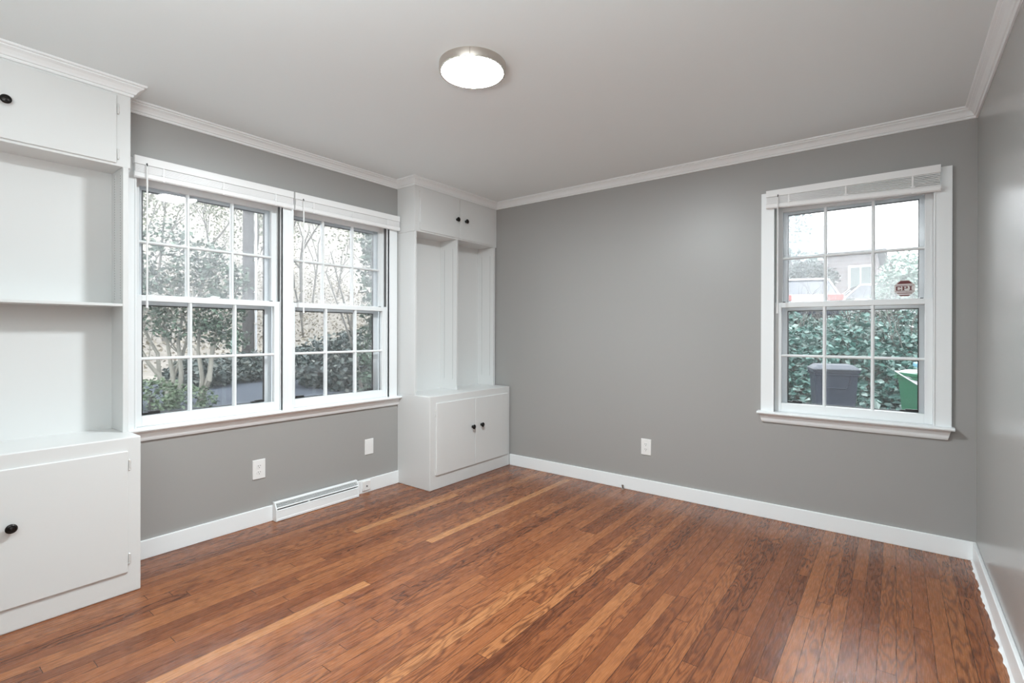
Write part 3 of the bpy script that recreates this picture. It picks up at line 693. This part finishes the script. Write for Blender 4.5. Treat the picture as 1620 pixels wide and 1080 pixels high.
tag(obj('bare_twigs', mb, M['greybark']), 'thin bare twigs rising out of the ivy below the cars', 'twigs', 'stuff')

def cart(loc, rz, label, mbody, mlid, sc=1, lid_open=0, extra=False):
    T = empty('wheeled_cart', loc, label, 'trash cart', rz=rz); T.scale = (sc, sc, sc)
    mb = MB(); ring = lambda hx, y0, y1, z: [(-hx, y0, z), (hx, y0, z), (hx, y1, z), (-hx, y1, z)]
    mb.hexa(ring(.235, -.24, .22, .04), ring(.29, -.31, .30, .98)); mb.hexa(ring(.315, -.335, .315, .975), ring(.315, -.335, .315, 1.02))
    mb.hexa(ring(.305, -.325, .31, .93), ring(.308, -.328, .312, .95))
    mb.tube([(-.20, -.318, .93), (-.17, -.313, .80), (-.13, -.307, .735), (.13, -.307, .735), (.17, -.313, .80), (.20, -.318, .93)], .011, 6)
    obj('body', mb, mbody, T, bevel=.02, local=True)
    mb = MB(); mb.hexa(ring(.325, -.36, .325, 0), ring(.325, -.36, .325, .02)); mb.hexa(ring(.31, -.33, .30, .02), ring(.24, -.24, .22, .075)); mb.tube([(-.2, -.36, .012), (.2, -.36, .012)], .02, 6)
    ld_ = obj('lid', mb, mlid, T, bevel=.015, local=True); ld_.location = (0, 0, 1.02)
    if lid_open:
        ld_.location = (0, .325, 1.02)
        for v in ld_.data.vertices: v.co.y -= .325
        ld_.rotation_euler = (-lid_open, 0, 0)
    mb = MB(); mb.tube([(-.28, .36, .95), (.28, .36, .95)], .016, 8)
    for s in (-1, 1): mb.box((s * .26, .30, .92), (s * .30, .375, .97))
    obj('handle', mb, mbody, T, local=True)
    for s in (-1, 1):
        mb = MB(); mb.lathe([(.03, -.03), (.12, -.03), (.125, -.02), (.125, .02), (.12, .03), (.03, .03)], (s * .27, .24, .125), (1, 0, 0), 20); obj('wheel', mb, M['rubber'], T, local=True, smooth=True)
    mb = MB(); mb.tube([(-.27, .24, .125), (.27, .24, .125)], .012, 6); obj('axle', mb, M['metal'], T, local=True)
    return T
cart((-.80, 9.55, hgt(0, 9.5) + .01), R(14), 'slate grey wheeled trash cart before the ivy', M['cart'], M['cartlid'], 1.0)
cart((.43, 9.35, hgt(0, 9) + .01), R(28), 'green wheeled cart with pale lid at the right of the single window', M['green'], M['palelid'], 1.0, lid_open=R(-16))
mb = MB(); mb.box((-.2, -.2, 0), (.24, .12, .07)); bx = obj('plastic_tub', mb, M['bluelid'], None, bevel=.02, local=True)
bx.location = (.43, 9.42, hgt(0, 9) + 1.10); bx.rotation_euler = (R(12), 0, R(28)); tag(bx, 'light blue plastic tub lying on the green cart', 'tub')

def car(loc, rz, label, red=True):
    T = empty('parked_car', loc, label, 'car', rz=rz, group='white cars parked on the street')
    # length along local y, rear at -y
    side = [(-2.25, .35), (-2.30, .62), (-2.22, .98), (-1.9, 1.02), (1.05, 1.0), (2.0, .88), (2.28, .70), (2.3, .35), (1.9, .25), (-1.9, .25)]
    mb = MB(); mb.prism(side, lambda y, z: (-.90, y, z), lambda y, z: (.90, y, z)); obj('body', mb, M['carwhite'], T, bevel=.08, local=True, smooth=True)
    q = lambda hx, y0, y1, z: [(-hx, y0, z), (hx, y0, z), (hx, y1, z), (-hx, y1, z)]
    mb = MB(); mb.hexa(q(.82, -2.0, 1.05, .98), q(.66, -1.45, .25, 1.50)); obj('window_glass', mb, M['carglass'], T, bevel=.03, local=True, label='dark tinted car glass')
    mb = MB(); mb.hexa(q(.68, -1.52, .32, 1.485), q(.60, -1.35, .15, 1.55))
    for s in (-1, 1):
        for (y0, y1) in ((-2.02, -1.47), (-.45, -.50), (1.07, .27)): mb.tube([(s * .825, y0, .98), (s * .668, y1, 1.50)], .028, 6)
    obj('roof', mb, M['carwhite'], T, local=True)
    mb = MB(); mb.box((-.92, -2.32, .20), (.92, 2.32, .52)); obj('underside_shade', mb, M['rubber'], T, bevel=.03, local=True, label='dark band for the car underside and its shadow')  # black box stands in for the underside and the shadow beneath
    for y in (-1.4, 1.4):
        for s in (-1, 1):
            mb = MB(); mb.lathe([(.0, -.10), (.30, -.10), (.33, -.07), (.33, .07), (.30, .10), (.0, .10)], (s * .82, y, .33), (1, 0, 0), 22); wv = obj('wheel', mb, M['rubber'], T, local=True, smooth=True)
            mb = MB(); mb.lathe([(.20, 0), (.19, .012), (0, .02)], (s * .92, y, .33), (s, 0, 0), 16); obj('hub', mb, M['metal'], wv, local=True)
    for s in (-1, 1):
        mb = MB(); mb.box((s * .46, -2.345, .80), (s * .86, -2.15, .98)); obj('tail_light', mb, M['red'], T, bevel=.02, local=True)
    mb = MB(); mb.box((-.88, -2.36, .38), (.88, -2.2, .58)); obj('rear_bumper', mb, M['cart'], T, bevel=.03, local=True)
    return T
car((-2.7, 19.0, 1.35), R(18), 'white parked car seen through the left panes of the single window')
car((.3, 21.7, 1.35), R(-75), 'white parked car seen through the middle panes of the single window')

# neighbour's house: brick wall, white window, grey roof, second pale gable behind
H_ = empty('brick_house', (-1.6, 31.5, 1.3), 'brick house with grey hipped roof and white framed window beyond the cars', 'house')
mb = MB(); mb.box((-8.5, 31.3, 1.3), (-.75, 38, 5.45)); obj('wall', mb, M['brick'], H_)
mb = MB(); mb.add([(-9.1, 30.9, 5.40), (-.35, 30.9, 5.40), (-.35, 38.5, 5.40), (-9.1, 38.5, 5.40), (-7.5, 34.6, 7.6), (-2.9, 34.6, 7.6), (-9.1, 30.9, 5.52), (-.35, 30.9, 5.52), (-.35, 38.5, 5.52), (-9.1, 38.5, 5.52)],
                  [(0, 1, 2, 3), (0, 6, 7, 1), (1, 7, 8, 2), (2, 8, 9, 3), (3, 9, 6, 0), (6, 4, 5, 7), (7, 5, 8), (8, 5, 4, 9), (9, 4, 6)]); obj('roof', mb, M['roof'], H_)
mb = MB(); mb.box((-1.95, 31.22, 3.3), (-.88, 31.3, 4.72)); f_ = obj('window_frame', mb, M['carwhite'], H_)
mb = MB(); mb.box((-1.84, 31.19, 3.4), (-1.45, 31.23, 4.60)); mb.box((-1.38, 31.19, 3.4), (-.99, 31.23, 4.60)); obj('pane', mb, mat('pale_green_pane', (.08, .105, .10), .2), f_)

def tree(name, label, x, y, h, bl, n, s, m, seed, bark=M['greybark']):
    rnd = random.Random(seed); z = 1.35 if y > 13 else hgt(x, y); T = empty(name, (x, y, z), label, 'tree')
    mb = MB(); tips = []; branches(mb, rnd, (x, y, z - .05), (0, 0, 1), h * .28, .09, 3, .6, tips); obj('trunk', mb, bark, T, smooth=True)
    mb = MB(); blobs(mb, rnd, bl, n, s, .3); obj('foliage', mb, m, T); return T
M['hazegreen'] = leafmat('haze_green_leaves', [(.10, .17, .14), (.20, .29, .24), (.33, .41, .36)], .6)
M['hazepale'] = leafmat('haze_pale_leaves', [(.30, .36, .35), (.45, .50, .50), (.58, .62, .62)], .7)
tree('leafy_tree', 'pale leafy tree beyond the car at the left of the single window', -3.6, 24, 6, [(-3.5, 24.2, 4.2, 1.1, 1.0, 1.0), (-3.7, 24.5, 5.7, .95, .9, 1.0), (-2.9, 25, 3.3, .9, .8, .9)], 2200, .19, M['hazepale'], 51)
tree('round_tree', 'round green tree at the right of the single window', 0.05, 18.5, 3.9, [(.05, 18.4, 2.45, .64, .6, .70), (.18, 18.5, 3.05, .56, .5, .55), (-.28, 18.6, 2.05, .35, .35, .5)], 2800, .11, M['hazegreen'], 52)
tree('dark_bush_tree', 'dark twiggy shrub before the brick house left of the cars', -2.6, 22.6, 2.6, [(-2.75, 22.6, 3.6, .75, .6, .5), (-2.2, 22.8, 3.35, .55, .5, .45)], 1300, .13, M['shrub'], 53)
